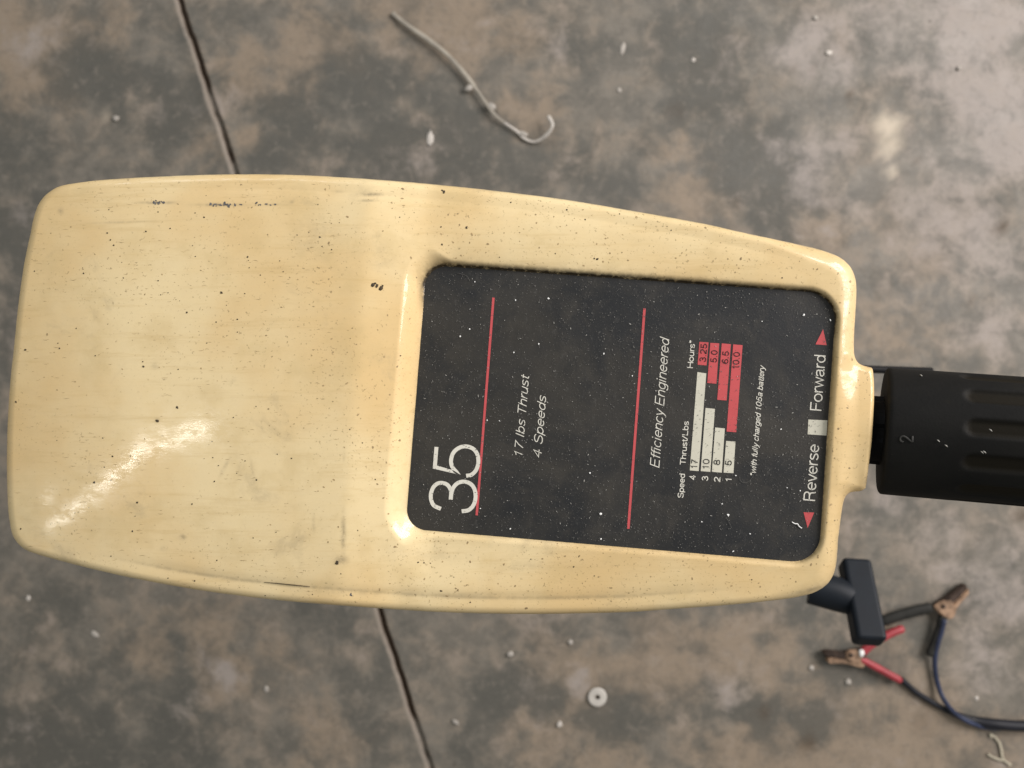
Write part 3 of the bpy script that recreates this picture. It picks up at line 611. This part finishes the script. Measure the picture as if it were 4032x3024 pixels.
def gr(x, a, r):
    if x < x0g+.004 or x > x1g-.012: return r
    a = (a+math.pi) % (2*math.pi)-math.pi; f_ = flute(x, a); return r-.0011*f_*f_*(3-2*f_)
NS = 264
Vt, Ft = lathe_x(st, NS, gr)
grip = mesh_obj('hand_grip', [MX@Vector((v.x, -v.y, v.z)) for v in Vt], [f_[::-1] for f_ in Ft], M_RUB, motor)
rc = []
for (x, r) in st:
    for k in range(NS):
        a = 2*math.pi*k/NS; a = (a+math.pi) % (2*math.pi)-math.pi; rc.append(flute(x, a) if x0g+.004 < x < x1g-.012 else 0)
a_ = grip.data.attributes.new('recess', 'FLOAT', 'POINT'); a_.data.foreach_set('value', rc)
grip.data.set_sharp_from_angle(angle=R(50))
# the raised 2 moulded on the grip
zt = AXZ+RG+.0001
def emb(): 
    P2 = [(.05,.72),(.12,.90),(.30,.97),(.50,.90),(.56,.72),(.46,.52),(.22,.25),(.05,.04)]
    c_ = catmull([Vector((x, y, 0)) for x, y in P2], 6)+[Vector((.6,.04,0))]
    out = []
    for q_ in c_:
        px_ = 3592-(.0+q_.y)*50; py_ = 1742-q_.x*44
        s = K*(CAM_Z-zt); X_, Y_ = (px_-2016)*s, -(py_-1512)*s
        loc = MX.inverted()@Vector((X_, Y_, zt)); yy = loc.y; hh = math.sqrt(max(RG**2-yy**2, 0)); out.append(MX@Vector((loc.x, yy, hh+.00002)))
    return out
Vt, Ft = tube(emb(), .00035, 6, .6); mesh_obj('raised_numeral', Vt, Ft, simple('worn_rubber', (0.024,0.023,0.020), .7), grip)
lint = [(3686,1733,4),(3715,1752,5),(3853,1773,5),(3845,1775,4),(3875,1690,2.5),(3640,1475,3)]
for x, y, r in lint:
    s = K*(CAM_Z-zt); loc = MX.inverted()@Vector(((x-2016)*s, -(y-1512)*s, zt)); hh = math.sqrt(max(RG**2-loc.y**2, 0)); c_ = MX@Vector((loc.x, loc.y, hh))
    d_ = Vector((.0005, -.0004, 0)); Vt, Ft = tube([c_-d_, c_+Vector((0,0,.0002)), c_+d_], [.00008, .00022, .00008], 6); mesh_obj('lint_fleck', Vt, Ft, M_DUST, grip)

# shaft, bracket, lower unit (below the head)
SX, SY = .030, -.004
Vt, Ft = tube([Vector((SX, SY, PANEL_Z-.05)), Vector((SX, SY, .10))], .0135, 24); mesh_obj('shaft_tube', Vt, Ft, M_STEEL, motor)
Vt, Ft = tube([Vector((SX, SY, PANEL_Z-.075)), Vector((SX, SY, PANEL_Z-.045))], .024, 32); mesh_obj('shaft_collar', Vt, Ft, M_BLACKP, motor)
ZK = CAM_Z-.62
bk = box_bm(.05, .06, .10, Matrix.Translation((SX, SY, ZK-.02)), .006)
bracket = bm_obj('mounting_bracket', bk, M_BLACKP, motor)
kc = at(3392, 2366, ZK); stub_a = at(3190, 2310, ZK-.012)
arm_v, arm_f = tube([Vector((SX+.02, SY-.02, ZK-.02)), stub_a.lerp(Vector((SX,SY,ZK-.02)), .3), stub_a+Vector((-.01,.004,0))], [.015,.014,.014], 16); mesh_obj('clamp_arm', arm_v, arm_f, M_BLACKP, bracket)
Vt, Ft = tube([stub_a, stub_a.lerp(kc, .5), kc+Vector((-.006, 0, -.006))], [.0135, .0135, .0125], 24, 1.0); o = mesh_obj('knob_stem', Vt, Ft, M_KNOB, bracket); o.data.set_sharp_from_angle(angle=R(40))
ld = (at(3402, 2500, ZK)-at(3434, 2212, ZK)).normalized()
rot = Matrix.Rotation(math.atan2(ld.y, ld.x), 4, 'Z') @ Matrix.Rotation(R(-38), 4, 'Y') @ Matrix.Rotation(R(6), 4, 'X')
kb = box_bm(.066, .0225, .017, Matrix.Translation(kc) @ rot, .0034, 4)
bm_obj('clamp_knob', kb, M_KNOB, bracket, label='blue-black T-shaped clamp knob')
zl = CAM_Z-.50
Vt, Ft = tube([at(2700, 1452, zl), at(3300, 1450, zl), at(3668, 1462, zl)], .0024, 10); mesh_obj('tilt_lever', Vt, Ft, M_BLACKP, bracket)
Vt, Ft = tube([Vector((SX, SY, zl)), at(2700, 1452, zl)], .004, 10); mesh_obj('lever_link', Vt, Ft, M_BLACKP, bracket)
Vt, Ft = lathe_x([(-.15,.004),(-.145,.018),(-.12,.034),(-.08,.041),(.06,.041),(.10,.036),(.12,.024),(.125,.006)], 40)
pod = mesh_obj('motor_pod', [Vector((v.x+SX, v.y+SY, v.z+.125)) for v in Vt], Ft, M_BLACKP, motor)
bm_obj('skeg', box_bm(.05, .006, .09, Matrix.Translation((SX+.02, SY, .045)), .002), M_BLACKP, pod)
for sg in (1, -1):
    Vt, Ft = tube([Vector((SX-.148, SY, .125)), Vector((SX-.15, SY+.02*sg, .13)), Vector((SX-.152, SY+.06*sg, .125)), Vector((SX-.15, SY+.085*sg, .12))], [.008,.018,.022,.008], 12, .18); mesh_obj('propeller_blade', Vt, Ft, M_BLACKP, pod)

# ------------------------------------------------------------------ things on the floor
def fl(px, py, z=0.0): return at(px, py, z)
# strip of pale plastic string
pts = [(1548,50),(1554,59),(1603,99),(1689,158),(1762,217),(1834,298),(1879,357),(1920,416),(1956,461),(2033,515),(2065,545),(2105,558),(2150,533),(2175,493),(2158,455)]
z_ = [.002,.003,.006,.008,.008,.007,.007,.008,.007,.005,.004,.005,.012,.018,.014]
c_ = catmull([fl(x, y, zz+.001) for (x, y), zz in zip(pts, z_)], 8); n = len(c_)
cord = empty('plastic_strip', 'hooked grey and white plastic strip curling on the concrete above the housing', 'strip')
k = int(n*.60)
rad = [.0026+.0010*math.sin(i*.35)*.3+(.0008 if i < n*.4 else 0) for i in range(n)]; rad = [r*(1 if i < n*.58 else .78) for i, r in enumerate(rad)]
Vt, Ft = tube(c_[:k+1], rad[:k+1], 10, .45); mesh_obj('grey_length', Vt, Ft, M_TIE, cord)
r2 = rad[k:]; r2[-1] = .0010; r2 = [r*(1.25 if i > len(r2)*.6 else 1) for i, r in enumerate(r2)]
Vt, Ft = tube(c_[k:], r2, 10, .5); mesh_obj('pale_end', Vt, Ft, M_TIEW, cord)
def crumb(px, py, rx, ry, ang, h, mat, name, label=None, cat=None, parent=None, seed=0, z=0.0, group=None):
    r_ = random.Random(seed); bm = bmesh.new(); bmesh.ops.create_icosphere(bm, subdivisions=2, radius=1)
    s = K*CAM_Z
    for v_ in bm.verts:
        j = 1+r_.uniform(-.22, .22); v_.co = Vector((v_.co.x*rx*s*j, v_.co.y*ry*s*j, v_.co.z*h*.5*(1+r_.uniform(-.15, .15))))
    bm.transform(Matrix.Translation(fl(px, py, z+h*.42)) @ Matrix.Rotation(-ang, 4, 'Z'))
    kw = {}
    if label: kw = dict(label=label, category=cat)
    if group: kw['group'] = group
    return bm_obj(name, bm, mat, parent, smooth=True, **kw)
crumb(1846, 346, 17, 12, -.4, .005, M_CHIP, 'white_crust', parent=cord, seed=1, z=.006)
crumb(1934, 419, 17, 14, .3, .005, M_CHIP, 'white_crust', parent=cord, seed=2, z=.006)
crumb(2060, 527, 20, 9, .3, .004, M_CHIP, 'white_crust', parent=cord, seed=3, z=.004)
GR = 'pale chips scattered on the concrete'
chips = [(2452,190,10,26,.2,'white elongated chip on the floor near the top edge, right of the plastic strip'),
 (1694,545,13,30,.05,'whitish smear-like flake below the middle of the plastic strip'),
 (456,465,14,12,0,'small white chip left of the saw-cut joint, above the housing'),
 (2437,356,10,10,0,'tiny pale chip straight below the white elongated chip'),
 (2730,236,9,9,0,'tiny grey-white chip on the floor between the elongated chip and the cream stain'),
 (3210,70,10,9,.4,'tiny pale chip nearest the top edge, above the cream stain'),
 (3776,267,8,8,0,'small white dot near the upper right corner, highest right of the cream stain'),
 (3262,208,14,11,.1,'pale round flake on the light patch near the top right'),
 (2008,2575,14,12,0,'bright white chip beneath the housing, between the joint and the washer'),
 (2246,2529,11,11,.3,'dull pale chip above the washer, just below the housing edge'),
 (2204,2852,11,13,0,'dull oval chip lower left of the washer'),
 (1794,2844,15,9,.6,'slanted grey flake just right of the saw-cut joint near the bottom'),
 (373,2497,20,11,.6,'slanted cream chip below the left end of the housing'),
 (112,2356,9,12,.2,'small pale chip close to the left edge, below the housing corner'),
 (3195,2630,12,10,.2,'bright speck just left of the copper jaws of the red clip'),
 (3340,2685,14,12,.3,'pale chip under the red handle of the copper clip'),
 (3845,2750,9,9,0,'small pale chip inside the bend of the dark wire'),
 (1048,2714,10,14,.1,'pale chip at lower left, beside the pinkish concrete patch')]
for i, (x, y, rx, ry, an, lb) in enumerate(chips): crumb(x, y, rx, ry, an, .0028, M_CHIP if i % 3 != 1 else M_TIEW, 'chip', lb, 'chip', seed=10+i, group=GR)
# washer
bm = bmesh.new(); s = K*CAM_Z; ro, ri, hh = 37*s, 10*s, .0022; ring = 48; vs = []
prof_ = [(ri, 0), (ri, hh*.8), (ri*1.15, hh), (ro*.9, hh), (ro, hh*.55), (ro, 0)]
c0 = fl(2352, 2744, .0012)
for k in range(ring):
    a = 2*math.pi*k/ring; vs.append([bm.verts.new((c0.x+r*math.cos(a), c0.y+r*math.sin(a), c0.z+zz)) for r, zz in prof_])
for k in range(ring):
    for j in range(len(prof_)):
        j2 = (j+1) % len(prof_); bm.faces.new((vs[k][j], vs[k][j2], vs[(k+1) % ring][j2], vs[(k+1) % ring][j]))
bm_obj('washer', bm, M_WASH, smooth=True, label='round pale metal washer with small hole lying on the concrete', category='washer').data.set_sharp_from_angle(angle=R(35))
# battery clips
def plate_poly(pts, z0, z1, mat, name, parent, bev=.0015):
    bm = bmesh.new(); lo = [bm.verts.new(at(x, y, z0)) for x, y in pts]; f_ = bm.faces.new(lo)
    r_ = bmesh.ops.extrude_face_region(bm, geom=[f_]); 
    for v_ in [g_ for g_ in r_['geom'] if isinstance(g_, bmesh.types.BMVert)]: v_.co.z = z1
    bmesh.ops.recalc_face_normals(bm, faces=bm.faces[:])
    bmesh.ops.bevel(bm, geom=bm.edges[:], offset=bev, segments=2, affect='EDGES')
    return bm_obj(name, bm, mat, parent, smooth=False)
def teeth(a, b, depth, n):
    a = Vector((*a, 0)); b = Vector((*b, 0)); d = b-a; s = Vector((-d.y, d.x, 0)).normalized()*depth; out = []
    for i in range(n): out += [tuple((a+d*(i/n))[:2]), tuple((a+d*((i+.5)/n)+s)[:2])]
    return out+[tuple(b[:2])]
rc_ = empty('battery_clip', 'copper battery clip with two red handles lying by the T-shaped knob', 'battery clip')
plate_poly([(3228,2560),(3245,2553),(3310,2560),(3345,2551),(3375,2556),(3400,2580),(3385,2592),(3350,2588)]+teeth((3325,2586),(3240,2573),-3,6), .004, .016, M_COPD, 'upper_jaw', rc_)
plate_poly([(3246,2588),(3252,2604),(3300,2602),(3345,2610),(3385,2622),(3396,2606),(3385,2590),(3345,2582)]+teeth((3320,2585),(3250,2580),3,5), .0035, .0155, M_COPPER, 'lower_jaw', rc_)
plate_poly([(3330,2556),(3368,2553),(3392,2572),(3386,2612),(3350,2606),(3322,2590)], .012, .0185, M_COPPER, 'hinge_plate', rc_, .002)
Vt, Ft = tube([at(3352, 2580, .017), at(3352, 2580, .0205)], .0028, 14); mesh_obj('rivet', Vt, Ft, M_COPD, rc_)
Vt, Ft = tube(catmull([at(3380,2590,.012), at(3440,2622,.012), at(3500,2655,.011), at(3546,2680,.010)], 6), [.0042]+[.0052]*17+[.0040], 14); mesh_obj('handle', Vt, Ft, M_REDV, rc_)
Vt, Ft = tube(catmull([at(3392,2572,.012), at(3435,2535,.013), at(3500,2497,.013), at(3556,2474,.012)], 6), [.0042]+[.0056]*17+[.0044], 14); mesh_obj('handle', Vt, Ft, M_REDV, rc_)
crumb(3392, 2572, 10, 14, .2, .006, M_DUST2, 'solder_blob', parent=rc_, seed=90, z=.016)
wp = [(3548,2674),(3575,2698),(3613,2730),(3696,2780),(3766,2814),(3836,2838),(3930,2852),(4032,2858),(4150,2850),(4350,2800),(4600,2810),(5000,2900)]
wc = catmull([at(x, y, .0055+.006*(x > 3850)) for x, y in wp], 8); Vt, Ft = tube(wc, [.0040+.0034*float(smst(3700, 3900, p.x/(K*CAM_Z)+2016)) for p in wc], 12); mesh_obj('wire', Vt, Ft, M_DKW, rc_)
bc = empty('battery_clip', 'copper battery clip with black handles, jaws pointing to the upper right', 'battery clip')
plate_poly([(3668,2384),(3680,2366),(3712,2348),(3745,2322),(3782,2292),(3794,2300),(3776,2326)]+teeth((3768,2332),(3738,2362),-3,4)+[(3716,2386),(3690,2400)], .004, .016, M_COPD, 'upper_jaw', bc)
plate_poly([(3722,2432),(3742,2420),(3752,2385),(3800,2330),(3796,2308)]+teeth((3782,2326),(3742,2368),3,5)+[(3700,2398),(3692,2412)], .0035, .0155, M_COPPER, 'lower_jaw', bc)
plate_poly([(3668,2386),(3700,2362),(3742,2360),(3752,2392),(3726,2430),(3704,2422)], .012, .0185, M_COPPER, 'hinge_plate', bc, .002)
Vt, Ft = tube([at(3715, 2388, .017), at(3715, 2388, .0205)], .0028, 14); mesh_obj('rivet', Vt, Ft, M_COPD, bc)
Vt, Ft = tube(catmull([at(3668,2392,.012), at(3610,2404,.012), at(3540,2424,.011), at(3470,2448,.010)], 6), [.0055]+[.0076]*17+[.0060], 14, .8); mesh_obj('handle', Vt, Ft, M_BLKV, bc)
Vt, Ft = tube(catmull([at(3712,2424,.012), at(3700,2470,.011), at(3680,2530,.010), at(3658,2582,.009)], 6), [.0048]+[.0060]*17+[.0046], 14, .8); mesh_obj('handle', Vt, Ft, M_BLKV, bc)
wp = [(3718,2440,.016),(3706,2490,.015),(3692,2535,.014),(3682,2580,.011),(3682,2640,.008),(3694,2700,.008),(3718,2757,.012),(3760,2808,.013),(3820,2845,.012),(3891,2866,.007),(3960,2866,.004),(4040,2858,.0036),(4150,2850,.0036),(4350,2800,.0036),(4600,2840,.0045),(5000,2930,.0045)]
Vt, Ft = tube(catmull([at(*q_) for q_ in wp], 8), .0034, 12); mesh_obj('wire', Vt, Ft, M_SHEENW, bc)
# forked scrap near the bottom right
scp = empty('tape_scrap', 'thin Y-shaped yellowed scrap on the concrete near the bottom right corner', 'scrap')
for nm, L_ in (('long_strand', [(3936,2925),(3942,2950),(3948,2985),(3958,2998),(3980,3014)]), ('short_strand', [(3890,2970),(3915,2985),(3948,2995)]), ('curled_end', [(3935,2925),(3918,2903),(3900,2892),(3905,2905)])):
    Vt, Ft = tube(catmull([at(x, y, .0035) for x, y in L_], 5), .0018, 8, .4); mesh_obj(nm, Vt, Ft, M_TAPE, scp)
